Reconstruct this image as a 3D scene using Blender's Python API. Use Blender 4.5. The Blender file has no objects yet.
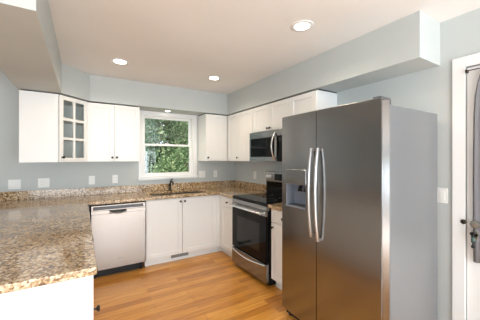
import bpy, bmesh, math, random
from mathutils import Vector, Matrix
random.seed(7)
C = bpy.context.scene.collection
R = math.radians
PI = math.pi

# ------------------------------------------------------------------ camera
H = 1.412
cam_d = bpy.data.cameras.new('camera')
cam = bpy.data.objects.new('camera', cam_d); C.objects.link(cam)
cam_d.sensor_fit = 'HORIZONTAL'; cam_d.sensor_width = 36.0
cam_d.lens = 36.0 * 258.1 / 480.0
cam_d.shift_y = -1.56 / 480.0
cam_d.clip_start = 0.02; cam_d.clip_end = 200
cam.location = (0, 0, H)
cam.rotation_euler = (R(90), 0, R(-31.54))
bpy.context.scene.camera = cam

# ------------------------------------------------------------------ dimensions
XR, YB = 2.37, 4.056            # right wall, back wall
ZC, ZS = 2.464, 2.131           # ceiling, underside of the soffits
S = 0.325                       # wall cabinet depth
XL, YF = -4.2, -3.2             # far side of the dining room
RY1, RY2 = 2.992, 2.235         # range
FY1, FY2 = 1.79, 0.88           # refrigerator

# ------------------------------------------------------------------ exposure / world / big lights
sc = bpy.context.scene
sc.view_settings.view_transform = 'Standard'
sc.view_settings.look = 'None'
sc.view_settings.exposure = 0.76
sc.view_settings.gamma = 1.0
sc.view_settings.use_curve_mapping = False
w = bpy.data.worlds.new('world'); sc.world = w; w.use_nodes = True
bg = w.node_tree.nodes['Background']
bg.inputs[0].default_value = (0.85, 0.92, 1.0, 1); bg.inputs[1].default_value = 1.3

def area(name, loc, rot, sx, sy, power, col):
    d = bpy.data.lights.new(name, 'AREA'); d.shape = 'RECTANGLE'; d.size = sx; d.size_y = sy
    d.energy = power; d.color = col
    o = bpy.data.objects.new(name, d); C.objects.link(o); o.location = loc; o.rotation_euler = rot
    return o
# added fill lamps for assumed daylight; the dining room walls here have no windows
area('added_fill_rear', (0.6, YF + 0.05, 1.45), (R(100), 0, 0), 4.2, 1.8, 175, (0.80, 0.90, 1.0))
area('added_fill_left', (XL + 0.05, -1.7, 1.45), (R(94), 0, R(-90)), 2.6, 1.8, 60, (0.84, 0.92, 1.0))  # added fill lamp at a solid wall, for daylight assumed from the left
# added fill lamp, unseen near the floor, aimed up to brighten the ceiling
area('ceiling_fill', (1.0, -1.8, .25), (R(180), 0, 0), 3.2, 2.4, 60, (.93, .98, 1.0))
sun_d = bpy.data.lights.new('sun', 'SUN'); sun_d.energy = 5.0; sun_d.angle = R(3); sun_d.color = (1, .95, .85)
sun = bpy.data.objects.new('sun', sun_d); C.objects.link(sun); sun.rotation_euler = (R(12), R(-48), 0)

# ------------------------------------------------------------------ materials
def mat(name, col=(.8, .8, .8), rough=.5, metal=0, spec=.5, coat=0, coat_rough=.05):
    m = bpy.data.materials.new(name); m.use_nodes = True
    b = m.node_tree.nodes['Principled BSDF']
    b.inputs['Base Color'].default_value = (*col, 1)
    b.inputs['Roughness'].default_value = rough
    b.inputs['Metallic'].default_value = metal
    b.inputs['Specular IOR Level'].default_value = spec
    b.inputs['Coat Weight'].default_value = coat
    b.inputs['Coat Roughness'].default_value = coat_rough
    return m
def nd(m, t, **kw):
    n = m.node_tree.nodes.new(t)
    for k, v in kw.items(): setattr(n, k, v)
    return n
def lk(m, a, b): m.node_tree.links.new(a, b)
def bsdf(m): return m.node_tree.nodes['Principled BSDF']
def ramp(m, fac, stops, interp='LINEAR'):
    r = nd(m, 'ShaderNodeValToRGB'); cr = r.color_ramp; cr.interpolation = interp
    while len(cr.elements) < len(stops): cr.elements.new(0.5)
    for e, (p, c) in zip(cr.elements, stops):
        e.position = p; e.color = (*c, 1)
    lk(m, fac, r.inputs[0]); return r
def coords(m, scale=(1, 1, 1)):
    g = nd(m, 'ShaderNodeNewGeometry'); mp = nd(m, 'ShaderNodeMapping')
    mp.inputs['Scale'].default_value = scale
    lk(m, g.outputs['Position'], mp.inputs[0]); return mp.outputs[0]
def noise(m, vec, scale, detail=4, rough=.5):
    n = nd(m, 'ShaderNodeTexNoise'); n.inputs['Scale'].default_value = scale
    n.inputs['Detail'].default_value = detail; n.inputs['Roughness'].default_value = rough
    lk(m, vec, n.inputs['Vector']); return n.outputs['Fac']
def bump(m, h, strength=.1, dist=.002):
    b = nd(m, 'ShaderNodeBump'); b.inputs['Strength'].default_value = strength
    b.inputs['Distance'].default_value = dist
    lk(m, h, b.inputs['Height']); lk(m, b.outputs[0], bsdf(m).inputs['Normal'])
def painted(name, col, rough=.6, sc_=180, st=.08, var=.03):
    m = mat(name, col, rough)
    v = coords(m)
    n = noise(m, v, 1.3, 2)
    c1 = tuple(x * (1 - var) for x in col); c2 = tuple(min(1, x * (1 + var)) for x in col)
    r = ramp(m, n, [(0.3, c1), (0.7, c2)]); lk(m, r.outputs[0], bsdf(m).inputs['Base Color'])
    bump(m, noise(m, v, sc_, 2), st, .001)
    return m

M_wall = painted('wall_paint', (.505, .535, .525), .75)
M_ceil = painted('ceiling_paint', (.79, .775, .75), .85)
M_cab = painted('cabinet_paint', (.80, .795, .77), .38, 60, .03, .01)
M_trim = painted('trim_paint', (.80, .80, .79), .35, 60, .03, .01)
M_plate = mat('outlet_plastic', (.78, .78, .75), .35)
M_dark = mat('dark_slot', (.015, .015, .015), .5)
M_black = mat('black_plastic', (.010, .010, .011), .35, 0, .3)
M_blackglass = mat('black_glass', (.003, .003, .004), .05, 0, .12)
M_knob = mat('bronze_knob', (.06, .048, .04), .35, .8)
M_chrome = mat('satin_chrome', (.72, .71, .69), .22, 1)
M_bronze = mat('oil_bronze', (.05, .04, .033), .28, .9)
M_grey = mat('grey_plastic', (.10, .105, .115), .4)
M_greyl = mat('light_grey_plastic', (.19, .215, .26), .4)
M_keys = mat('key_metal', (.28, .26, .22), .4, .8)
M_green = mat('green_tag', (.05, .10, .085), .5)
M_print = mat('print_grey', (.12, .12, .12), .5)
M_glass = mat('clear_glass', (.9, .95, .95), .02)
def _glass(m):
    nt = m.node_tree; out = [n for n in nt.nodes if n.type == 'OUTPUT_MATERIAL'][0]
    tr = nd(m, 'ShaderNodeBsdfTransparent'); gl = nd(m, 'ShaderNodeBsdfGlossy'); gl.inputs['Roughness'].default_value = .02
    tr.inputs[0].default_value = (.96, .98, .97, 1)
    lw = nd(m, 'ShaderNodeLayerWeight'); lw.inputs[0].default_value = .5
    pw = nd(m, 'ShaderNodeMath', operation='POWER'); pw.inputs[1].default_value = 4.0; lk(m, lw.outputs['Facing'], pw.inputs[0])
    fr = nd(m, 'ShaderNodeMath', operation='MULTIPLY_ADD'); fr.inputs[1].default_value = .8; fr.inputs[2].default_value = .04; lk(m, pw.outputs[0], fr.inputs[0])
    mx = nd(m, 'ShaderNodeMixShader'); lk(m, fr.outputs[0], mx.inputs[0]); lk(m, tr.outputs[0], mx.inputs[1]); lk(m, gl.outputs[0], mx.inputs[2])
    lk(m, mx.outputs[0], out.inputs['Surface'])
_glass(M_glass)
M_handle = mat('steel_handle', (.42, .41, .40), .28, 1)
M_silver = mat('silver_knob', (.85, .85, .83), .35, 0)

def steel(name, col, rough=.3, axis='z'):
    m = mat(name, col, rough, 1)
    sc3 = {'z': (260, 260, 2), 'y': (200, 2, 200), 'h': (3, 3, 420)}[axis]
    n = noise(m, coords(m, sc3), 1.0, 3)
    r = nd(m, 'ShaderNodeMapRange'); r.inputs[3].default_value = rough - .008; r.inputs[4].default_value = rough + .012
    lk(m, n, r.inputs[0]); lk(m, r.outputs[0], bsdf(m).inputs['Roughness'])
    return m
M_steel = steel('brushed_steel', (.30, .298, .295), .22, 'h')
M_steel2 = steel('brushed_steel_bright', (.37, .34, .31), .26, 'h')
M_side = painted('grey_appliance_side', (.18, .183, .187), .33, 500, .2, .05)

def granite():
    m = mat('granite', (.5, .4, .3), .12, 0, .5, .35, .06)
    v = coords(m)
    n1 = noise(m, v, 58, 8, .8)
    n2 = noise(m, v, 9, 3, .6)
    vo = nd(m, 'ShaderNodeTexVoronoi'); vo.inputs['Scale'].default_value = 90; lk(m, v, vo.inputs['Vector'])
    sep = nd(m, 'ShaderNodeSeparateColor'); lk(m, vo.outputs['Color'], sep.inputs[0])
    a = nd(m, 'ShaderNodeMath', operation='MULTIPLY'); a.inputs[1].default_value = .30; lk(m, sep.outputs[0], a.inputs[0])
    b = nd(m, 'ShaderNodeMath', operation='MULTIPLY_ADD'); b.inputs[1].default_value = 1.0; lk(m, n1, b.inputs[0]); lk(m, a.outputs[0], b.inputs[2])
    c = nd(m, 'ShaderNodeMath', operation='MULTIPLY_ADD'); c.inputs[1].default_value = .30; lk(m, n2, c.inputs[0]); lk(m, b.outputs[0], c.inputs[2])
    r = ramp(m, c.outputs[0], [(.53, (.022, .012, .007)), (.645, (.13, .068, .027)), (.755, (.30, .175, .075)),
                               (.86, (.52, .37, .21)), (1.0, (.72, .62, .46))])
    lk(m, r.outputs[0], bsdf(m).inputs['Base Color'])
    return m
M_granite = granite()

def oak_floor():
    m = mat('oak_floor', (.5, .25, .08), .28, 0, .5, .25, .15)
    v = coords(m)
    br = nd(m, 'ShaderNodeTexBrick'); lk(m, v, br.inputs['Vector'])
    br.offset = .37; br.offset_frequency = 2
    br.inputs['Color1'].default_value = (0, 0, 0, 1); br.inputs['Color2'].default_value = (1, 1, 1, 1)
    br.inputs['Mortar'].default_value = (.45, .45, .45, 1)
    br.inputs['Scale'].default_value = 1; br.inputs['Mortar Size'].default_value = .0012
    br.inputs['Brick Width'].default_value = .95; br.inputs['Row Height'].default_value = .083
    g = noise(m, coords(m, (2.2, 26, 2)), 1.6, 6, .62)
    g2 = noise(m, coords(m, (.6, 5, 1)), 1.5, 3, .6)
    sepc = nd(m, 'ShaderNodeSeparateColor'); lk(m, br.outputs['Color'], sepc.inputs[0])
    a = nd(m, 'ShaderNodeMath', operation='MULTIPLY'); a.inputs[1].default_value = .30; lk(m, sepc.outputs[0], a.inputs[0])
    b = nd(m, 'ShaderNodeMath', operation='MULTIPLY_ADD'); b.inputs[1].default_value = .58; lk(m, g, b.inputs[0]); lk(m, a.outputs[0], b.inputs[2])
    c = nd(m, 'ShaderNodeMath', operation='MULTIPLY_ADD'); c.inputs[1].default_value = .25; lk(m, g2, c.inputs[0]); lk(m, b.outputs[0], c.inputs[2])
    r = ramp(m, c.outputs[0], [(.22, (.26, .09, .015)), (.42, (.47, .18, .028)), (.62, (.66, .295, .05)), (.85, (.84, .44, .11))])
    mx = nd(m, 'ShaderNodeMixRGB'); mx.blend_type = 'MULTIPLY'; mx.inputs[0].default_value = .55
    lk(m, r.outputs[0], mx.inputs[1])
    inv = ramp(m, br.outputs['Fac'], [(0, (1, 1, 1)), (1, (.25, .16, .1))]); lk(m, inv.outputs[0], mx.inputs[2])
    lk(m, mx.outputs[0], bsdf(m).inputs['Base Color'])
    bump(m, g, .05, .001)
    return m
M_floor = oak_floor()

def emis(name, col, st):
    m = mat(name, col); b = bsdf(m)
    b.inputs['Emission Color'].default_value = (*col, 1); b.inputs['Emission Strength'].default_value = st
    return m
M_lamp = emis('lamp_lens', (1, .93, .82), 9)
M_display = mat('dark_display', (.006, .007, .008), .08, 0, .3)

def leafmat(name, a, b_, c_):
    m = mat(name, a, .85, 0, .15)
    g = nd(m, 'ShaderNodeNewGeometry')
    r = ramp(m, g.outputs['Random Per Island'], [(0, a), (.5, b_), (1, c_)])
    lk(m, r.outputs[0], bsdf(m).inputs['Base Color'])
    bsdf(m).inputs['Subsurface Weight'].default_value = 0
    return m
M_leaf = leafmat('leaves', (.06, .11, .045), (.16, .24, .11), (.38, .44, .25))
M_leaf2 = leafmat('leaves_blue', (.06, .12, .07), (.16, .26, .17), (.40, .48, .36))
M_bark = mat('bark', (.11, .07, .045), .9)
M_grass = painted('grass', (.10, .17, .05), .9, 40, .5, .3)
M_curtain = painted('curtain_cloth', (.17, .165, .175), .9, 300, .3, .08)

# ------------------------------------------------------------------ mesh helpers
class MB:
    def __init__(s): s.bm = bmesh.new()
    def box(s, a, b, bev=0, seg=2):
        x0, x1 = sorted((a[0], b[0])); y0, y1 = sorted((a[1], b[1])); z0, z1 = sorted((a[2], b[2]))
        r = bmesh.ops.create_cube(s.bm, size=1)['verts']
        for v in r:
            v.co = Vector(((x0 + x1) / 2 + v.co.x * (x1 - x0), (y0 + y1) / 2 + v.co.y * (y1 - y0), (z0 + z1) / 2 + v.co.z * (z1 - z0)))
        if bev:
            es = list({e for v in r for e in v.link_edges})
            bmesh.ops.bevel(s.bm, geom=es, offset=bev, segments=seg, affect='EDGES', profile=.5)
        return s
    def cyl(s, p, q, r1, r2=None, n=20):
        p, q = Vector(p), Vector(q); r2 = r1 if r2 is None else r2
        d = q - p; L = d.length
        rr = bmesh.ops.create_cone(s.bm, cap_ends=True, segments=n, radius1=r1, radius2=r2, depth=L)['verts']
        M = Matrix.Translation((p + q) / 2) @ d.to_track_quat('Z', 'Y').to_matrix().to_4x4()
        for v in rr: v.co = M @ v.co
        return s
    def lathe(s, base, axis, prof, n=20):
        """prof: (radius, height) pairs along axis"""
        M = Matrix.Translation(Vector(base)) @ Vector(axis).to_track_quat('Z', 'Y').to_matrix().to_4x4()
        rings = []
        for r, h in prof:
            rings.append([s.bm.verts.new(M @ Vector((r * math.cos(2 * PI * i / n), r * math.sin(2 * PI * i / n), h))) for i in range(n)])
        for a, b in zip(rings, rings[1:]):
            for i in range(n): s.bm.faces.new((a[i], a[(i + 1) % n], b[(i + 1) % n], b[i]))
        if prof[0][0] > 1e-4: s.bm.faces.new(rings[0][::-1])
        if prof[-1][0] > 1e-4: s.bm.faces.new(rings[-1])
        return s
    def tube(s, pts, r, n=10, flat=1.0, up=(0, 0, 1)):
        pts = [Vector(p) for p in pts]; rings = []
        rad = r if isinstance(r, (list, tuple)) else [r] * len(pts)
        for i, p in enumerate(pts):
            t = (pts[min(i + 1, len(pts) - 1)] - pts[max(i - 1, 0)]).normalized()
            u = Vector(up)
            if abs(t.dot(u)) > .95: u = Vector((1, 0, 0)) if abs(t.x) < .9 else Vector((0, 1, 0))
            a = t.cross(u).normalized(); b = a.cross(t).normalized()
            rings.append([s.bm.verts.new(p + (a * math.cos(2 * PI * k / n) * flat + b * math.sin(2 * PI * k / n)) * rad[i]) for k in range(n)])
        for a, b in zip(rings, rings[1:]):
            for i in range(n): s.bm.faces.new((a[i], a[(i + 1) % n], b[(i + 1) % n], b[i]))
        s.bm.faces.new(rings[0][::-1]); s.bm.faces.new(rings[-1])
        return s
    def prism(s, poly, z0, z1, bev=0):
        lo = [s.bm.verts.new((x, y, z0)) for x, y in poly]; hi = [s.bm.verts.new((x, y, z1)) for x, y in poly]
        n = len(poly); fs = [s.bm.faces.new(lo[::-1]), s.bm.faces.new(hi)]
        for i in range(n): fs.append(s.bm.faces.new((lo[i], lo[(i + 1) % n], hi[(i + 1) % n], hi[i])))
        if bev:
            bmesh.ops.bevel(s.bm, geom=list({e for f in fs for e in f.edges}), offset=bev, segments=2, affect='EDGES', profile=.5)
        return s
    def cells(s, xs, ys, keep, z0, z1):
        """slab whose plan is the set of kept grid cells"""
        V = {}
        def gv(i, j, z):
            if (i, j, z) not in V: V[i, j, z] = s.bm.verts.new((xs[i], ys[j], z))
            return V[i, j, z]
        K = set(keep)
        for i, j in K:
            s.bm.faces.new([gv(i, j, z1), gv(i + 1, j, z1), gv(i + 1, j + 1, z1), gv(i, j + 1, z1)])
            s.bm.faces.new([gv(i, j, z0), gv(i, j + 1, z0), gv(i + 1, j + 1, z0), gv(i + 1, j, z0)])
            for di, dj, (a, b) in ((-1, 0, ((i, j + 1), (i, j))), (1, 0, ((i + 1, j), (i + 1, j + 1))),
                                   (0, -1, ((i, j), (i + 1, j))), (0, 1, ((i + 1, j + 1), (i, j + 1)))):
                if (i + di, j + dj) not in K:
                    s.bm.faces.new([gv(*a, z0), gv(*b, z0), gv(*b, z1), gv(*a, z1)])
        return s
    def xf(s, M):
        for v in s.bm.verts: v.co = M @ v.co
        return s
    def build(s, name, m, parent=None, smooth=False, bevel=0, label=None):
        bmesh.ops.recalc_face_normals(s.bm, faces=s.bm.faces)
        me = bpy.data.meshes.new(name); s.bm.to_mesh(me); s.bm.free()
        me.materials.append(m)
        if smooth:
            for p in me.polygons: p.use_smooth = True
            me.set_sharp_from_angle(angle=R(35))
        o = bpy.data.objects.new(name, me); C.objects.link(o)
        if parent: o.parent = parent
        if bevel:
            b = o.modifiers.new('bevel', 'BEVEL'); b.width = bevel; b.segments = 3; b.limit_method = 'ANGLE'; b.angle_limit = R(40)
            b.harden_normals = False
        if label: o['label'] = label
        return o
def thing(name, label, cat, loc=(0, 0, 0), rz=0, group=None):
    o = bpy.data.objects.new(name, None); C.objects.link(o); o.empty_display_size = .1
    o.location = loc; o.rotation_euler = (0, 0, rz); o['label'] = label; o['category'] = cat
    if group: o['group'] = group
    return o
def tag(o, label, cat, group=None, kind=None):
    o['label'] = label; o['category'] = cat
    if group: o['group'] = group
    if kind: o['kind'] = kind
    return o
def struct(o, label=None):
    o['kind'] = 'structure'
    if label: o['label'] = label
    return o
def kids(o): return [c for c in bpy.data.objects if c.parent == o]
def dup(o, loc, rz=None, label=None):
    r = o.copy(); C.objects.link(r); r.location = loc
    if rz is not None: r.rotation_euler = (0, 0, rz)
    if label: r['label'] = label
    for ch in kids(o):
        c = ch.copy(); C.objects.link(c); c.parent = r
        for g in kids(ch):
            d = g.copy(); C.objects.link(d); d.parent = c
    return r

# ------------------------------------------------------------------ room shell
T = .15
struct(MB().box((XL - T, YF - T, -.1), (XR + T, YB + T, 0)).build('floor', M_floor))
struct(MB().box((XL - T, YF - T, ZC), (XR + T, YB + T, ZC + .15)).build('ceiling', M_ceil))
# window opening in the back wall
WX0, WX1, WZ0, WZ1 = .78, 1.572, 1.130, 2.078
mb = MB()
mb.box((XL - T, YB, 0), (WX0, YB + T, ZC)); mb.box((WX1, YB, 0), (XR + T, YB + T, ZC))
mb.box((WX0, YB, 0), (WX1, YB + T, WZ0)); mb.box((WX0, YB, WZ1), (WX1, YB + T, ZC))
struct(mb.build('wall_back', M_wall))
DY0, DY1, DZ = -.155, .735, 2.07      # door opening in the right wall
mb = MB()
mb.box((XR, DY1, 0), (XR + T, YB, ZC)); mb.box((XR, YF - T, 0), (XR + T, DY0, ZC)); mb.box((XR, DY0, DZ), (XR + T, DY1, ZC))
mb.box((XR + .09, DY0, 0), (XR + T, DY1, DZ))
struct(mb.build('wall_right', M_wall))
struct(MB().box((XL - T, YF, 0), (XL, YB, ZC)).build('wall_left', M_wall))
struct(MB().box((XL - T, YF - T, 0), (XR, YF, ZC)).build('wall_rear', M_wall))
# soffits (dropped bulkheads over the cabinets)
YE = .894
SX0, SX1, SY0 = -.56, -.189, 1.594
poly = [(SX0, SY0), (SX1, SY0), (SX1, YB - .61), (.085, YB - S), (XR - S, YB - S), (XR - S, YE), (XR, YE), (XR, YB), (SX0, YB)]
mb = MB().prism(poly, ZS, ZC)
o = struct(mb.build('trim_1', M_wall), 'blue grey painted soffit boxed in above the wall cabinets')

# window: casing, stool, jambs, sashes, panes
win = bpy.data.objects.new('window_1', None); C.objects.link(win); win['kind'] = 'structure'
win.location = (0, 0, 0)
mb = MB(); cw = .062
mb.box((WX0 - cw, YB - .018, WZ0 - .004), (WX0 - .002, YB, WZ1 + .05), .003); mb.box((WX1 + .002, YB - .018, WZ0 - .004), (WX1 + cw, YB, WZ1 + .05), .003)
mb.box((WX0 - .002, YB - .018, WZ1), (WX1 + .002, YB, WZ1 + .05), .003)
mb.build('window_casing', M_trim, win)
mb = MB()
mb.box((WX0 - cw - .015, YB - .045, WZ0 - .03), (WX1 + cw + .015, YB - .0005, WZ0 - .004), .004)
mb.box((WX0 - cw, YB - .014, WZ0 - .048), (WX1 + cw, YB, WZ0 - .03), .003)
mb.build('window_sill', M_trim, win)
mb = MB(); j = .014
mb.box((WX0, YB, WZ0), (WX0 + j, YB + T, WZ1)); mb.box((WX1 - j, YB, WZ0), (WX1, YB + T, WZ1))
mb.box((WX0 + j, YB, WZ1 - j), (WX1 - j, YB + T, WZ1)); mb.box((WX0 + j, YB, WZ0), (WX1 - j, YB + T, WZ0 + j))
mb.build('window_frame', M_trim, win)
zm = 1.62
def sash(z0, z1, y, rb, rt, nm):
    x0, x1, st = WX0 + j, WX1 - j, .030
    m = MB()
    m.box((x0, y, z0), (x0 + st, y + .03, z1)); m.box((x1 - st, y, z0), (x1, y + .03, z1))
    m.box((x0 + st, y, z0), (x1 - st, y + .03, z0 + rb)); m.box((x0 + st, y, z1 - rt), (x1 - st, y + .03, z1))
    s = m.build('window_sash', M_trim, win)
    MB().box((x0 + st, y + .012, z0 + rb), (x1 - st, y + .016, z1 - rt)).build('window_pane', M_glass, s)
    return s
sl = sash(WZ0 + j, zm + .018, YB + .035, .045, .03, 0)
sash(zm - .012, WZ1 - j, YB + .072, .03, .035, 1)
MB().box((1.13, YB + .03, zm + .018), (1.19, YB + .06, zm + .03), .003).build('sash_lock', M_plate, sl)

# door in the right wall with its casing
dr = bpy.data.objects.new('door_1', None); C.objects.link(dr); dr['kind'] = 'structure'; dr['label'] = 'white half glazed outside door in the right wall'
mb = MB(); y0, y1 = DY0 + .004, DY1 - .004; gy0, gy1, gz0, gz1 = DY0 + .13, DY1 - .13, .98, 1.92
xd0, xd1 = XR + .004, XR + .055
mb.box((xd0, y0, .01), (xd1, gy0, DZ - .005)); mb.box((xd0, gy1, .01), (xd1, y1, DZ - .005))
mb.box((xd0, gy0, .01), (xd1, gy1, gz0)); mb.box((xd0, gy0, gz1), (xd1, gy1, DZ - .005))
for (a, b) in ((gy0, (gy0 + gy1) / 2 - .04), ((gy0 + gy1) / 2 + .04, gy1)): mb.box((xd0 - .006, a, .25), (xd0, b, .85), .004)
mb.build('door_slab', M_trim, dr)
MB().box((xd0 + .015, gy0, gz0), (xd0 + .022, gy1, gz1)).build('door_pane', M_glass, dr)
mb = MB(); c2 = .078
mb.box((XR - .018, DY1, 0), (XR, DY1 + c2, DZ + c2), .004); mb.box((XR - .018, DY0 - c2, 0), (XR, DY0, DZ + c2), .004)
mb.box((XR - .018, DY0, DZ), (XR, DY1, DZ + c2), .004)
struct(mb.build('trim_2', M_trim), 'white casing around the door in the right wall')
mb = MB().lathe((xd0 + .0, .672, .955), (-1, 0, 0), [(.032, 0), (.032, .006), (.012, .012), (.011, .03), (.024, .04), (.029, .052), (.024, .064), (0.001, .068)], 24)
mb.build('door_knob', M_keys, dr, True)
mb = MB().lathe((XR - .018, DY1 + .010, .955), (-1, 0, 0), [(.017, -.002), (.017, .004), (.010, .008), (.0005, .0085)], 14)
mb.build('strike_latch', M_bronze, dr, True)
# baseboards
mb = MB().box((XR - .014, DY1 + c2, 0), (XR, YE - .02, .09), .003).box((XR - .014, YF, 0), (XR, DY0 - c2, .09), .003)
struct(mb.build('baseboard_right', M_trim))
struct(MB().box((XL, YB - .014, 0), (-1.03, YB, .09), .003).build('baseboard_back', M_trim))

# curtain on its rod, hung on the door
ct = thing('door_curtain', 'dark grey gathered curtain hung over the glass of the white door', 'curtain', (XR, .3, 0))
mb = MB()
N = 90; rows = [(2.035, .60), (2.00, .62), (1.95, .74), (1.85, .90), (1.7, .97), (1.3, 1.0), (.95, 1.0), (.69, 1.0)]
ya, yb = gy0 - .3 - .08, .385
grid = []
for z, k in rows:
    row = []
    for i in range(N + 1):
        t = i / N; y = ya + (yb - ya) * t
        if k < 1: y = yb - (yb - y) * 1.0 - (1 - k) * .10 * (t ** 6)
        amp = .010 + .006 * (1 - k)
        x = -.030 + amp * math.sin(t * 2 * PI * 16 + .4 * math.sin(z * 3)) + .004 * math.sin(t * 37)
        row.append(mb.bm.verts.new((x, y, z)))
    grid.append(row)
for a, b in zip(grid, grid[1:]):
    for i in range(N): mb.bm.faces.new((a[i], a[i + 1], b[i + 1], b[i]))
cl = mb.build('cloth', M_curtain, ct, True)
sm = cl.modifiers.new('thick', 'SOLIDIFY'); sm.thickness = .002
MB().cyl((-.030, ya - .04, 2.02), (-.030, yb + .045, 2.036), .0028).build('rod', M_bronze, ct, True)
mb = MB().box((-.034, yb + .037, 2.026), (.012, yb + .045, 2.046)); mb.build('bracket', M_bronze, ct); MB().box((-.034, ya - .048, 2.010), (.012, ya - .04, 2.030)).build('bracket', M_bronze, ct)
# charms on the knob
kb = thing('key_bunch', 'bunch of small keys and a green charm hanging from the door knob', 'keys', (XR - .06, .672, .83))
mb = MB().tube([(0, .018 * math.cos(a), .088 + .028 * math.sin(a)) for a in [2 * PI * i / 20 for i in range(21)]], .002, 8); mb.build('ring', M_keys, kb, True)
mb = MB().box((-.004, -.02, .02), (.002, 0, .066), .002).cyl((-.004, -.01, .055), (.002, -.01, .055), .014); mb.build('key', M_keys, kb)
mb = MB().box((-.010, .004, .0), (-.004, .016, .07), .002).cyl((-.010, .01, .06), (-.004, .01, .06), .013); mb.build('key', M_dark, kb)
mb = MB().lathe((-.012, .003, .005), (0, 0, 1), [(.001, 0), (.011, .008), (.013, .018), (.008, .03), (.001, .036)], 14); mb.build('charm', M_green, kb, True)
mb = MB().lathe((-.006, .006, -.04), (0, 0, 1), [(.001, 0), (.010, .006), (.012, .014), (.006, .022), (.002, .05)], 14); mb.build('tassel', M_black, kb, True)

# ------------------------------------------------------------------ cabinets
# local frame: x along the front (left to right seen from the front), y 0 = wall, front towards -y
def knob(parent, x, y, z):
    MB().lathe((x, y, z), (0, -1, 0), [(.009, 0), (.006, .003), (.005, .012), (.012, .018), (.0155, .024), (.013, .029), (.001, .031)], 16).build('knob', M_knob, parent, True)
def shaker(parent, x0, x1, z0, z1, yf, name='door', fr=.058, kn=None, glass=None):
    """panel front whose outer face lies at y = yf (towards -y)"""
    t = .019; m = MB(); g = .001
    x0 += g; x1 -= g; z0 += g; z1 -= g
    m.box((x0, yf, z0), (x0 + fr, yf + t, z1), .0015, 1); m.box((x1 - fr, yf, z0), (x1, yf + t, z1), .0015, 1)
    m.box((x0 + fr, yf, z0), (x1 - fr, yf + t, z0 + fr), .0015, 1); m.box((x0 + fr, yf, z1 - fr), (x1 - fr, yf + t, z1), .0015, 1)
    if glass is None:
        m.box((x0 + fr - .002, yf + .009, z0 + fr - .002), (x1 - fr + .002, yf + t - .002, z1 - fr + .002))
    else:
        nx, nz = glass; mw = .02
        for i in range(1, nx):
            xc = x0 + fr + (x1 - x0 - 2 * fr) * i / nx; m.box((xc - mw / 2, yf + .001, z0 + fr), (xc + mw / 2, yf + .015, z1 - fr))
        for i in range(1, nz):
            zc = z0 + fr + (z1 - z0 - 2 * fr) * i / nz; m.box((x0 + fr, yf + .0015, zc - mw / 2), (x1 - fr, yf + .0145, zc + mw / 2))
    d = m.build(name, M_cab, parent)
    if glass: MB().box((x0 + fr - .003, yf + .010, z0 + fr - .003), (x1 - fr + .003, yf + .013, z1 - fr + .003)).build('glass', M_glass, d)
    if kn: knob(d, kn[0], yf, kn[1])
    return d
BH = .876
def base_cab(label, loc, rz, w_, fronts, depth=.61, group='base cabinets', x_toe=(0, 0), name='base_cabinet', top_open=False, filler=None):
    t = thing(name, label, 'cabinet', loc, rz, group)
    yf = -depth; yb = yf + .0205
    if top_open:
        m = MB(); k = .018
        m.box((0, yb, .1), (k, -.002, BH)); m.box((w_ - k, yb, .1), (w_, -.002, BH)); m.box((k, yb, .1), (w_ - k, -.002, .12))
        m.box((k, yb, .12), (w_ - k, yb + k, .16)); m.box((k, yb, .84), (w_ - k, yb + k, BH)); m.box((k, -.012, .12), (w_ - k, -.002, BH))
        m.box((w_ / 2 - .02, yb, .16), (w_ / 2 + .02, yb + k, .84))
    else: m = MB().box((0, yb, .1), (w_, -.002, BH))
    m.build('body', M_cab, t)
    MB().box((x_toe[0], yf + .075, 0), (w_ - x_toe[1], yf + .09, .1)).box((x_toe[0], yf + .065, 0), (w_ - x_toe[1], yf + .076, .018), .003).build('toe_kick', M_cab, t)
    if filler and filler[0] < .01: MB().box((-.079, yf + .0255, 0), (-.066, yf + .09, .1)).build('toe_kick', M_cab, t)
    if filler: MB().box((filler[0], yf + .001, .1), (filler[1], yb, BH)).build('filler_strip', M_cab, t)
    for nm, x0, x1, z0, z1, kn in fronts:
        shaker(t, x0, x1, z0, z1, yf, nm, .055 if nm == 'door' else .038, kn)
    return t
DZ0, DZ1 = .105, .862
# sink base on the back wall
base_cab('wide white sink base cabinet with two tall doors below the window', (.703, YB, 0), 0, 1.076,
         [('door', .006, .478, DZ0, DZ1, (.478 - .028, .825)), ('door', .482, 1.0, DZ0, DZ1, (.482 + .028, .825))], x_toe=(0, 0), top_open=True, filler=(1.003, 1.056))
# right wall, corner side of the range
wA = (YB - .61) - RY1 - .004
base_cab('narrow white base cabinet with drawer between corner and range', (XR, YB - .61, 0), R(-90), wA,
         [('drawer', .045, wA - .004, .72, DZ1, ((.045 + wA) / 2, .79)), ('door', .045, wA - .004, DZ0, .714, None)], x_toe=(-.065, 0), filler=(.001, .043))
# between range and refrigerator
wB = RY2 - FY1 - .012
base_cab('narrow white base cabinet with drawer between range and refrigerator', (XR, RY2 - .006, 0), R(-90), wB,
         [('drawer', .01, wB - .01, .72, DZ1, (wB / 2, .79)), ('door', .01, wB - .01, DZ0, .714, (.045, .67))])
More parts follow.
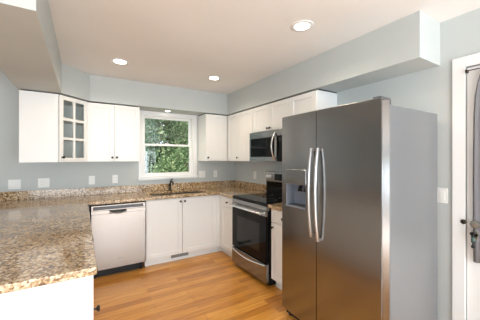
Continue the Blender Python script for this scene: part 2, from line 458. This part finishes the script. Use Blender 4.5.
# peninsula cabinets, fronts towards +x
PX = .047
PY = 1.405
pen = base_cab('white peninsula base cabinet with end panel at the near end of the counter', (PX - .61, PY, 0), R(90), .50,
         [('drawer', .006, .494, .72, DZ1, (.25, .79)), ('door', .006, .494, DZ0, .714, (.032, .68))], group='peninsula base cabinets')
MB().box((-.018, -.61, 0), (0, 0, BH), .001).build('end_panel', M_cab, pen)
base_cab('white peninsula base cabinet with two doors behind the nearest one', (PX - .61, PY + .503, 0), R(90), .74,
         [('door', .004, .368, DZ0, DZ1, (.335, .8)), ('door', .372, .736, DZ0, DZ1, (.405, .8))], group='peninsula base cabinets')
base_cab('white peninsula base cabinet next to the dishwasher corner', (PX - .61, PY + 1.246, 0), R(90), .75,
         [('drawer', .004, .746, .72, DZ1, (.375, .79)), ('door', .004, .746, DZ0, .714, (.05, .66))], group='peninsula base cabinets')

# wall cabinets
WB, WT = 1.37, 2.116
def wall_cab(label, loc, rz, w_, fronts, z0=WB, z1=WT, depth=S, group='wall cabinets'):
    t = thing('wall_cabinet', label, 'cabinet', (loc[0], loc[1], z0), rz, group)
    yf = -depth; h = z1 - z0
    MB().box((0, yf + .0205, 0), (w_, -.002, h)).build('body', M_cab, t)
    # recessed dark strip that paints the shadow in the gap below the soffit
    MB().box((.006, yf + .05, h), (w_ - .006, -.004, h + .014)).build('gap_shadow', M_dark, t, label='dark recessed strip painted as the shadow gap below the soffit')
    for x0, x1, kn in fronts: shaker(t, x0, x1, .004, h - .004, yf, 'door', .055, kn)
    return t
xa = .052
wall_cab('white two door wall cabinet left of the window', (xa, YB), 0, .681 - xa,
         [(.004, .313, (.288, .055)), (.315, .681 - xa - .002, (.342, .055))])
wall_cab('white single door wall cabinet right of the window, in the corner', (1.664, YB), 0, XR - 1.664 - .002, [(.002, .374, (.03, .055))])
wC = YB - S - RY1 - .004
wall_cab('white two door wall cabinet between corner and microwave', (XR, YB - S - .002), R(-90), wC,
         [(.02, .365, (.335, .055)), (.367, wC - .002, None)])
wall_cab('short white two door wall cabinet above the microwave', (XR, RY1 - .002), R(-90), RY1 - RY2 - .002,
         [(.002, .377, (.352, .035)), (.379, .753, (.405, .035))], z0=1.765)
wall_cab('white wall cabinet at the end of the row, beside the refrigerator top', (XR, RY2 - .002), R(-90), RY2 - 1.838 - .002,
         [(.002, .392, (.03, .055))])
# diagonal corner cabinet with glass door
h = WT - WB
dc = thing('corner_cabinet', 'white diagonal corner wall cabinet with six pane glass door', 'cabinet', (0, 0, WB))
DL, DX1 = -.549, .050
p = [(DL, YB - .002), (DL, YB - .605), (DL + .33, YB - .605), (DX1, YB - S - .004), (DX1, YB - .002)]
k = .018
mb = MB()
mb.prism([p[0], (DL, p[1][1]), (DL + k, p[1][1]), (DL + k, p[0][1])], 0, h)
mb.prism([(DL + k, p[1][1]), p[2], (p[2][0], p[2][1] + k), (DL + k, p[1][1] + k)], 0, h)
mb.prism([(DX1 - k, p[3][1]), p[3], p[4], (DX1 - k, p[4][1])], 0, h)
mb.prism([(DL + k, YB - .012), (DX1 - k, YB - .012), (DX1 - k, YB - .002), (DL + k, YB - .002)], 0, h)
inner = [(DL + k, YB - .012), (DL + k, p[1][1] + k), (p[2][0], p[2][1] + k), (DX1 - k, p[3][1]), (DX1 - k, YB - .012)]
mb.prism(inner, 0, k); mb.prism(inner, h - k, h)
mb.build('body', M_cab, dc)
for zz in (.262, .492):
    MB().prism([(a * .97 + DX1 * .0 - .006, b + (.01 if b < YB - .3 else -.001)) for a, b in inner], zz, zz + .016).build('shelf', M_cab, dc)
MB().prism([(DL + .01, YB - .01), (DL + .01, YB - .58), (DL + .32, YB - .58), (DX1 - .02, YB - S + .03), (DX1 - .02, YB - .01)], h, h + .014).build('gap_shadow', M_dark, dc)  # dark slab painted as the shadow between corner cabinet and soffit
a = Vector((p[2][0], p[2][1])); b = Vector((p[3][0], p[3][1])); dv = b - a; L = dv.length; ang = math.atan2(dv.y, dv.x)
hold = MB()
t = .019; m = hold; gy = -t - .001; fr = .046; z0_, z1_ = .004, h - .004; x0_, x1_ = .002, L - .001
m.box((x0_, gy, z0_), (x0_ + fr, gy + t, z1_), .0015, 1); m.box((x1_ - fr, gy, z0_), (x1_, gy + t, z1_), .0015, 1)
m.box((x0_ + fr, gy, z0_), (x1_ - fr, gy + t, z0_ + fr), .0015, 1); m.box((x0_ + fr, gy, z1_ - fr), (x1_ - fr, gy + t, z1_), .0015, 1)
xc = (x0_ + x1_) / 2; m.box((xc - .013, gy + .002, z0_ + fr), (xc + .013, gy + .016, z1_ - fr))
for i in (1, 2):
    zc = z0_ + fr + (z1_ - z0_ - 2 * fr) * i / 3; m.box((x0_ + fr, gy + .0025, zc - .013), (x1_ - fr, gy + .0155, zc + .013))
Md = Matrix.Translation((a.x, a.y, 0)) @ Matrix.Rotation(ang, 4, 'Z')
dd = m.xf(Md).build('door', M_cab, dc)
MB().box((x0_ + fr - .003, gy + .010, z0_ + fr - .003), (x1_ - fr + .003, gy + .013, z1_ - fr + .003)).xf(Md).build('glass', M_glass, dd)
MB().lathe((x0_ + .028, gy, .055), (0, -1, 0), [(.009, 0), (.006, .003), (.005, .012), (.012, .018), (.0155, .024), (.013, .029), (.001, .031)], 16).xf(Md).build('knob', M_knob, dd, True)

# ------------------------------------------------------------------ worktops
CT0, CT1 = BH + .001, .914
sx0, sx1, sy0, sy1 = .80, 1.60, YB - .535, YB - .125
xs = [-1.0, .061, sx0, sx1, XR - .65, XR - .002]; ys = [1.355, RY1 + .003, YB - .65, sy0, sy1, YB - .002]
keep = [(0, j) for j in range(5)] + [(1, j) for j in (2, 3, 4)] + [(2, 2), (2, 4)] + [(3, j) for j in (2, 3, 4)] + [(4, j) for j in (1, 2, 3, 4)]
wt = MB().cells(xs, ys, keep, CT0, CT1).build('countertop', M_granite, None, bevel=.007)
tag(wt, 'long brown granite countertop running from the peninsula past the sink to the range', 'countertop')
mb = MB().box((-1.0, YB - .022, CT1 + .0005), (XR - .002, YB - .002, 1.018), .002).box((XR - .022, RY1 + .003, CT1 + .0005), (XR - .002, YB - .022, 1.018), .002)
mb.build('backsplash', M_granite, wt)
wt2 = MB().box((XR - .65, FY1 + .004, CT0), (XR - .002, RY2 - .003, CT1), .006).build('countertop', M_granite)
tag(wt2, 'small granite countertop piece between range and refrigerator', 'countertop')
MB().box((XR - .022, FY1 + .004, CT1 + .0005), (XR - .002, RY2 - .003, 1.018), .002).build('backsplash', M_granite, wt2)
# sink
sk = thing('sink', 'double bowl stainless sink set under the counter below the window', 'sink', ((sx0 + sx1) / 2, (sy0 + sy1) / 2, .69))
def bowl(xa, xb, d):
    m = MB(); ya_, yb_ = (sy0 - sy1) / 2 - .004, (sy1 - sy0) / 2 + .004; tt = .002; zt = CT0 - .69 - .001; z0 = zt - d
    m.box((xa, ya_, z0), (xb, yb_, z0 + tt)); m.box((xa, ya_, z0), (xa + tt, yb_, zt)); m.box((xb - tt, ya_, z0), (xb, yb_, zt))
    m.box((xa, ya_, z0), (xb, ya_ + tt, zt)); m.box((xa, yb_ - tt, z0), (xb, yb_, zt))
    o = m.build('bowl', M_chrome, sk)
    MB().cyl(((xa + xb) / 2, 0, z0 + tt), ((xa + xb) / 2, 0, z0 + tt + .003), .04).build('drain', M_steel, o)
hw = (sx1 - sx0) / 2 + .004
bowl(-hw, -.012, .17); bowl(.012, hw, .17)
MB().box((-.0115, (sy0 - sy1) / 2 - .002, .13), (.0115, (sy1 - sy0) / 2 + .002, .165), .003).build('divider', M_chrome, sk)
# faucet
fx, fy = 1.165, YB - .085
fc = thing('faucet', 'dark bronze single lever faucet behind the sink', 'faucet', (fx, fy, CT1 + .0005))
MB().lathe((0, 0, 0), (0, 0, 1), [(.028, 0), (.028, .006), (.02, .014), (.0175, .03), (.0175, .085), (.019, .095), (.015, .11), (.001, .114)], 20).build('body', M_bronze, fc, True)
pts = [(0, -.005, .075), (0, -.03, .12), (0, -.075, .15), (0, -.13, .148), (0, -.165, .125), (0, -.172, .105)]
MB().tube(pts, [.012, .012, .012, .012, .013, .014], 12, up=(1, 0, 0)).build('spout', M_bronze, fc, True)
MB().tube([(0, 0, .108), (.004, .004, .135), (.016, -.012, .165), (.034, -.035, .182)], [.010, .008, .007, .008], 10).build('lever', M_bronze, fc, True)
sp = thing('soap_dispenser', 'small bronze soap pump to the right of the faucet', 'soap dispenser', (1.30, fy, CT1 + .0005))
MB().lathe((0, 0, 0), (0, 0, 1), [(.018, 0), (.018, .004), (.010, .01), (.010, .03), (.006, .034), (.006, .05), (.001, .052)], 16).build('base', M_chrome, sp, True)
MB().tube([(0, 0, .048), (0, -.02, .052), (0, -.05, .045)], .005, 8, up=(1, 0, 0)).build('nozzle', M_chrome, sp, True)

# ------------------------------------------------------------------ dishwasher
dw = thing('dishwasher', 'stainless steel dishwasher under the counter left of the sink cabinet', 'dishwasher', (.09, YB, 0))
W = .606; yf = -.625
MB().box((.004, yf + .05, .10), (W - .004, -.03, .868)).build('body', M_dark, dw)
# door skin with a pocket cut for the handle
mb = MB(); hx0, hx1, hz0, hz1 = .19, .385, .757, .793
mb.box((.003, yf, .098), (W - .003, yf + .045, hz0), .004)
mb.box((.003, yf, hz0), (hx0, yf + .045, hz1)); mb.box((hx1, yf, hz0), (W - .003, yf + .045, hz1))
mb.box((hx0, yf + .03, hz0), (hx1, yf + .045, hz1))
door = mb.build('door', M_steel2, dw)
MB().box((.003, yf, hz1 + .001), (W - .003, yf + .045, .858), .004).build('control_panel', M_steel2, dw)
MB().box((.022, yf - .002, .806), (.575, yf + .001, .846), .001).build('control_strip', M_grey, dw, label='dark grey control strip')
pts = []
for i in range(13):
    t_ = i / 12; pts.append((hx0 + (hx1 - hx0) * t_, yf - .004 - .012 * math.sin(PI * t_), hz1 - .004 - .038 * math.sin(PI * t_) ** .6))
MB().tube(pts, .006, 8).build('handle', M_steel2, door, True)
MB().box((hx0 + .01, yf + .024, hz0 + .002), (hx1 - .01, yf + .0305, hz1 - .001)).build('handle_pocket', M_dark, door)
# small maker's mark (too small to read in the photograph)
mb = MB()
for i, ww in enumerate((.008, .004, .006, .004, .006, .005, .005, .004)): mb.box((.285 + i * .0085, yf - .0008, .20), (.285 + i * .0085 + ww * .8, yf, .206 + (.004 if i in (0, 1, 5) else 0)))
mb.build('badge', M_print, door)
MB().box((.02, yf + .07, .0), (W - .02, yf + .085, .098)).build('toe_kick', M_black, dw)
for xx in (.04, W - .05): MB().cyl((xx, yf + .06, 0), (xx, yf + .06, .10), .012).build('foot', M_black, dw)

# toe-kick register
rg = thing('floor_register', 'small dark slotted heating register set in the toe kick below the sink cabinet', 'vent', (1.035, YB - .535 - .0005, .03))
rg.location.y = YB - .61 + .0745
MB().box((0, -.004, 0), (.27, 0, .065), .001).build('frame', M_plate, rg)
mb = MB()
for i in range(18): mb.box((.014 + i * .0138, -.0055, .010), (.014 + i * .0138 + .009, -.0035, .055))
mb.build('slots', M_dark, rg)

# ------------------------------------------------------------------ range
rn = thing('range', 'freestanding stainless and black glass electric range on the right wall', 'range', (XR, RY1 - .003, 0), R(-90))
W = RY1 - RY2 - .006; yf = -.66
MB().box((.002, yf + .045, .03), (W - .002, -.03, .885)).build('body', M_black, rn)
# cooktop
mb = MB().box((0, yf + .012, .886), (W, -.095, .918), .006, 3); ck = mb.build('cooktop', M_blackglass, rn)
for (cx, cy, rr) in ((.20, -.22, .08), (.20, -.46, .10), (.55, -.22, .075), (.55, -.46, .095)):
    MB().lathe((cx, cy, .9178), (0, 0, 1), [(rr, 0), (rr, .0006), (rr - .003, .0006), (rr - .003, 0)], 40).build('burner_ring', M_grey, ck, True)
MB().box((0, yf + .005, .835), (W, yf + .045, .885), .003).build('front_trim', M_steel, rn)
# oven door
od = MB().box((.004, yf, .262), (W - .004, yf + .043, .83), .005).build('oven_door', M_blackglass, rn)
MB().box((.003, yf - .003, .775), (W - .003, yf + .02, .832), .004).build('door_rail', M_steel, od)
mb = MB().tube([(.04, yf - .05, .806), (.2, yf - .056, .808), (W / 2, yf - .058, .809), (W - .2, yf - .056, .808), (W - .04, yf - .05, .806)], .012, 12)
mb.box((.05, yf - .05, .797), (.075, yf - .002, .815), .002).box((W - .075, yf - .05, .797), (W - .05, yf - .002, .815), .002)
mb.build('handle', M_chrome, od, True)
MB().box((.13, yf - .0008, .36), (W - .13, yf + .001, .68)).build('window', M_display, od)
# drawer
drw = MB().box((.004, yf - .004, .045), (W - .004, yf + .043, .250), .006).build('drawer', M_steel, rn)
pts = [(.02 + (W - .04) * i / 16, yf - .012 - .026 * math.sin(PI * i / 16), .240 - .022 * math.sin(PI * i / 16)) for i in range(17)]
MB().tube(pts, .009, 10).build('handle', M_chrome, drw, True)
MB().box((.03, yf + .06, 0), (W - .03, -.05, .03)).build('base', M_black, rn)
# backguard
bgd = MB().box((0, -.092, .90), (W, -.022, 1.222), .008).build('backguard', M_blackglass, rn)
MB().box((.0, -.098, 1.090), (W, -.088, 1.224), .004).build('control_panel', M_steel, bgd)
for kx in (.045, .105, W - .105, W - .045):
    MB().lathe((kx, -.098, 1.158), (0, -1, 0), [(.026, 0), (.026, .004), (.020, .008), (.018, .026), (.001, .027)], 20).build('control_knob', M_silver, bgd, True)
MB().box((.20, -.100, 1.112), (W - .20, -.0975, 1.202), .001).build('display', M_display, bgd)

# ------------------------------------------------------------------ microwave
mw = thing('microwave', 'stainless over the range microwave with black glass door', 'microwave', (XR, RY1 - .006, 1.376), R(-90))
W = RY1 - RY2 - .012; yf = -.385; hh = .382
MB().box((0, yf + .03, 0), (W, -.004, hh), .002).build('body', M_dark, mw)
MB().box((0, yf + .001, hh - .075), (W, yf + .03, hh), .003).build('top_vent_panel', M_steel, mw)
md = MB().box((.0, yf, .0), (W - .16, yf + .03, hh - .077), .003).build('door', M_steel, mw)
MB().box((.035, yf - .003, .055), (W - .20, yf + .002, hh - .083), .002).build('window', M_blackglass, md)
MB().box((W - .158, yf, .0), (W, yf + .03, hh - .077), .003).build('control_panel', M_blackglass, mw)
MB().box((W - .135, yf - .001, .24), (W - .025, yf + .001, .285)).build('display', M_display, mw)
xh = W - .185
pts = [(xh, yf - .002 - .052 * math.sin(PI * i / 14) ** .7, .02 + (hh - .055) * i / 14) for i in range(15)]
MB().tube(pts, .011, 12, up=(1, 0, 0)).build('handle', M_chrome, md, True)

# ------------------------------------------------------------------ refrigerator
fr_ = thing('refrigerator', 'large stainless side by side refrigerator with dispenser in left door', 'refrigerator', (2.30, FY1, 0), R(-90))
FW = FY1 - FY2; FH = 1.75; yb_ = -.655
MB().box((.003, yb_, .03), (FW - .003, 0, FH), .006).build('case', M_side, fr_)
SPL = FY1 - 1.378
yf = -.755
def rounded_prof(x0, x1, bl, br, xs_extra=()):
    def fy_(x):
        t = x / FW; return yf - .014 * (1 - (2 * t - 1) ** 2)
    pts = []
    for i in range(7):
        a = PI / 2 * i / 6; pts.append((x0 + bl * (1 - math.sin(a)), fy_(x0 + bl) + bl * math.cos(a)))
    inner = [x0 + bl + (x1 - br - x0 - bl) * i / 12 for i in range(1, 12)] + list(xs_extra)
    for x in sorted(inner): pts.append((x, fy_(x)))
    for i in range(7):
        a = PI / 2 * (6 - i) / 6; pts.append((x1 - br * (1 - math.sin(a)), fy_(x1 - br) + br * math.cos(a)))
    return pts
def door_mesh(x0, x1, z0, z1, bl, br, cut, name):
    yk = yb_ - .012
    ex = (cut[0], cut[1]) if cut else ()
    pf = rounded_prof(x0, x1, bl, br, ex)
    zs = [z0, z0 + .006, (cut[2] if cut else z0 + .6), (cut[3] if cut else z0 + 1.2), z1 - .006, z1]
    m = MB(); bm = m.bm; grid = []
    for k, z in enumerate(zs):
        ins = .006 if k in (0, len(zs) - 1) else 0
        grid.append([bm.verts.new((min(max(x, x0 + ins), x1 - ins), y + ins, z)) for x, y in pf])
    back = [(bm.verts.new((x0, yk, z)), bm.verts.new((x1, yk, z))) for z in zs]
    for k in range(len(zs) - 1):
        for i in range(len(pf) - 1):
            if cut and k == 2 and pf[i][0] >= cut[0] - 1e-6 and pf[i + 1][0] <= cut[1] + 1e-6: continue
            bm.faces.new((grid[k][i], grid[k][i + 1], grid[k + 1][i + 1], grid[k + 1][i]))
        bm.faces.new((back[k][0], grid[k][0], grid[k + 1][0], back[k + 1][0]))
        bm.faces.new((grid[k][-1], back[k][1], back[k + 1][1], grid[k + 1][-1]))
        bm.faces.new((back[k][1], back[k][0], back[k + 1][0], back[k + 1][1]))
    bm.faces.new([back[0][0]] + [back[0][1]] + grid[0][::-1]); bm.faces.new([back[-1][1]] + [back[-1][0]] + grid[-1])
    return m.build(name, M_steel, fr_, True)
cut = (.065, .300, 1.000, 1.195)
fz = door_mesh(.002, SPL - .003, .075, 1.782, .012, .012, cut, 'freezer_door')
fd = door_mesh(SPL + .003, FW - .002, .075, 1.782, .012, .05, None, 'fridge_door')
# dispenser bay
mb = MB(); x0, x1, z0, z1 = cut; yo = yf - .012; yi = yb_ - .014
mb.box((x0 - .0, yi - .004, z0), (x1, yi, z1)); mb.box((x0 - .002, yo + .004, z0), (x0 + .004, yi, z1)); mb.box((x1 - .004, yo + .002, z0), (x1 + .002, yi, z1))
mb.box((x0, yo + .003, z1 - .004), (x1, yi, z1 + .002)); mb.box((x0, yo - .004, z0 - .002), (x1, yi, z0 + .012), .002)
bay = mb.build('dispenser_bay', M_greyl, fz, label='blue grey dispenser recess')
mb = MB().box((x0 - .004, yo - .0035, z1 + .001), (x1 + .004, yo + .02, z1 + .125), .004); dp = mb.build('dispenser_panel', M_steel, fz)
MB().box((x0 + .05, yo - .0048, z1 + .060), (x1 - .07, yo - .003, z1 + .072), .0005).build('dispenser_display', M_grey, dp)
for xx in (x0 + .105, x0 + .175):
    MB().tube([(xx, yi - .012, z1 - .004), (xx, yi - .03, z1 - .035), (xx + .0, yi - .035, z1 - .065)], [.014, .014, .02], 10, up=(1, 0, 0)).build('dispenser_paddle', M_black, bay, True)
MB().box((x0 + .03, yo + .006, z0 + .012), (x1 - .03, yi - .01, z0 + .016)).build('drip_tray', M_grey, bay)
# handles
def fhandle(xc, par, zb, zt):
    n = 20; pts = []
    for i in range(n + 1):
        t_ = i / n; pts.append((xc, yf - .018 - .045 * math.sin(PI * (.06 + .88 * t_)) ** .6, zb + (zt - zb) * t_))
    m = MB().tube(pts, .012, 12, flat=1.15, up=(1, 0, 0))
    m.cyl((xc, yf - .01, zb + .012), (xc, pts[0][1] , zb + .012), .011); m.cyl((xc, yf - .01, zt - .012), (xc, pts[-1][1], zt - .012), .011)
    m.build('handle', M_handle, par, True)
fhandle(SPL - .032, fz, .81, 1.49); fhandle(SPL + .032, fd, .79, 1.49)
MB().box((.02, yb_ - .01, FH - .0), (.09, yb_ + .06, FH + .032), .006).build('hinge_cover', M_grey, fr_)
MB().box((FW - .075, yb_ - .075, FH + .033), (FW - .02, yb_ + .04, FH + .050), .006).box((FW - .06, yb_ - .005, FH - .002), (FW - .02, yb_ + .04, FH + .034)).build('hinge_cover', M_grey, fr_)
MB().box((.01, yb_ - .06, .02), (FW - .01, yb_ + .01, .070), .004).build('kick_grille', M_black, fr_)
for xx in (.04, FW - .06): MB().cyl((xx, yb_ - .03, 0), (xx, yb_ - .03, .03), .022).build('foot', M_black, fr_)
for xx in (.04, FW - .06): MB().cyl((xx, -.05, 0), (xx, -.05, .035), .022).build('foot', M_black, fr_)

# ------------------------------------------------------------------ outlets and switches
def outlet_proto(kind, label, loc, rz):
    t = thing('wall_outlet' if kind != 'switch' else 'light_switch', label, 'outlet' if kind != 'switch' else 'switch', loc, rz, 'outlet and switch plates')
    gangs = 2 if kind.startswith('double') else 1; w_ = .07 if gangs == 1 else .116
    MB().box((-w_ / 2, -.006, -.0575), (w_ / 2, 0, .0575), .002).build('plate', M_plate, t)
    for g in range(gangs):
        cx = 0 if gangs == 1 else (-.023 + .046 * g)
        if kind == 'switch' or (kind == 'double_switch') or (kind == 'double_mixed' and g == 1):
            MB().box((cx - .016, -.0085, -.033), (cx + .016, -.0055, .033), .001).build('rocker', M_plate, t)
        else:
            for zc in (-.02, .02):
                r = MB().box((cx - .016, -.0075, zc - .014), (cx + .016, -.0055, zc + .014), .003).build('receptacle', M_plate, t)
                MB().box((cx - .008, -.0079, zc - .002), (cx - .0055, -.007, zc + .006)).box((cx + .0055, -.0079, zc - .002), (cx + .008, -.007, zc + .006)).build('slots', M_dark, r)
    return t
def wx(u, y=YB):   # x on the back wall seen at photo column u
    az = R(31.54) + math.atan((u - 240) / 258.1); return y * math.tan(az)
outlet_proto('double_switch', 'double white switch plate at the far left of the back wall', (-.685, YB - .0005, 1.10), 0)
outlet_proto('double_mixed', 'double white outlet plate under the corner cabinet', (-.405, YB - .0005, 1.105), 0)
outlet_proto('single', 'single white outlet left of the window, below the glass door cabinet', (.118, YB - .0005, 1.115), 0)
outlet_proto('single', 'single white outlet between dishwasher and window, below the two door cabinet', (.405, YB - .0005, 1.12), 0)
outlet_proto('double_switch', 'double white switch plate right beside the window sill', (1.735, YB - .0005, 1.145), 0)
outlet_proto('single', 'single white outlet near the right end of the back wall', (1.985, YB - .0005, 1.145), 0)
outlet_proto('single', 'single white outlet on the right wall between the corner and the range', (XR - .0005, 3.40, 1.145), R(-90))
outlet_proto('switch', 'white light switch on the wall between refrigerator and door', (XR - .0005, .878, 1.128), R(-90))

# ------------------------------------------------------------------ recessed lamps
def can(label, x, y, z, rr, power, col=(1, .84, .64)):
    t = thing('recessed_light', label, 'ceiling light', (x, y, z), 0, 'recessed ceiling lights')
    MB().lathe((0, 0, 0), (0, 0, -1), [(rr, 0), (rr, .004), (rr - .008, .007), (rr * .66, .005), (rr * .64, .0)], 40).build('trim_ring', M_trim, t, True)
    MB().lathe((0, 0, 0), (0, 0, -1), [(rr * .64, .0005), (rr * .63, .004), (rr * .5, .006), (.001, .007)], 32).build('lens', M_lamp, t, True)
    d = bpy.data.lights.new('lamp', 'SPOT'); d.energy = power; d.color = col; d.spot_size = R(155); d.spot_blend = .8; d.shadow_soft_size = .05
    l = bpy.data.objects.new('lamp', d); C.objects.link(l); l.location = (0, 0, -.03); l.parent = t
    return t
can('recessed ceiling light on the left, above the corner cabinet side', .355, 3.067, ZC, .095, 13)
can('recessed ceiling light in the middle, farthest back toward the corner', 1.476, 3.054, ZC, .09, 13)
can('recessed ceiling light nearest to the refrigerator', 1.492, 1.489, ZC, .09, 13)
can('small recessed light in the soffit above the sink window', 1.11, YB - .16, ZS, .055, 5)

# ------------------------------------------------------------------ outside
ground = MB().box((-8, YB + T + .01, -.45), (14, 30, -.35)).build('ground', M_grass); struct(ground, 'grass outside the window')
def bush(label, x, y, h_, rx, ry, n, m, size=.075):
    t = thing('tree', label, 'tree', (x, y, -.35), 0, 'trees outside the window')
    MB().tube([(0, 0, 0), (.05, .02, h_ * .3), (-.04, 0, h_ * .6), (0, 0, h_ * .9)], [.13, .10, .07, .02], 10).build('trunk', M_bark, t, True)
    me = MB(); bm = me.bm
    for i in range(n):
        # points in a thick shell of the crown
        th = random.uniform(0, 2 * PI); u = random.uniform(-1, 1); q = math.sqrt(1 - u * u); rad = random.uniform(.55, 1.0) * (1 + .12 * math.sin(5 * th + 7 * u))
        c = Vector((rx * q * math.cos(th) * rad, ry * q * math.sin(th) * rad, h_ * .52 + h_ * .5 * u * rad))
        L_ = size * random.uniform(.6, 1.5); a = Vector((random.gauss(0, 1), random.gauss(0, 1), random.gauss(0, 1))).normalized()
        b = a.cross(Vector((random.gauss(0, 1), random.gauss(0, 1), random.gauss(0, 1)))).normalized()
        v = [bm.verts.new(c + a * L_ * .5), bm.verts.new(c + b * L_ * .28), bm.verts.new(c - a * L_ * .5), bm.verts.new(c - b * L_ * .28)]
        bm.faces.new(v)
    me.build('foliage', m, t)
bush('blue green leafy tree at the left of the window view', .9, 8.3, 5.0, 1.2, 1.2, 22000, M_leaf2, .06)
bush('yellow green leafy tree filling the right of the window view', 3.9, 8.9, 5.4, 1.6, 1.2, 24000, M_leaf, .06)
bush('low dark shrub right behind the window', 2.4, 6.5, 2.15, 1.1, .6, 9000, M_leaf, .06)
bush('tall tree standing farther back behind the others', 2.6, 12.0, 7.0, 4.4, 1.5, 24000, M_leaf, .24)

bush('leafy blue green tree outside beyond the left edge of the window', -2.2, 8.0, 5.2, 1.6, 1.3, 7000, M_leaf2, .12)
bush('leafy yellow green tree outside, farthest to the left of the window', -6.0, 9.5, 6.0, 2.0, 1.6, 7000, M_leaf, .14)
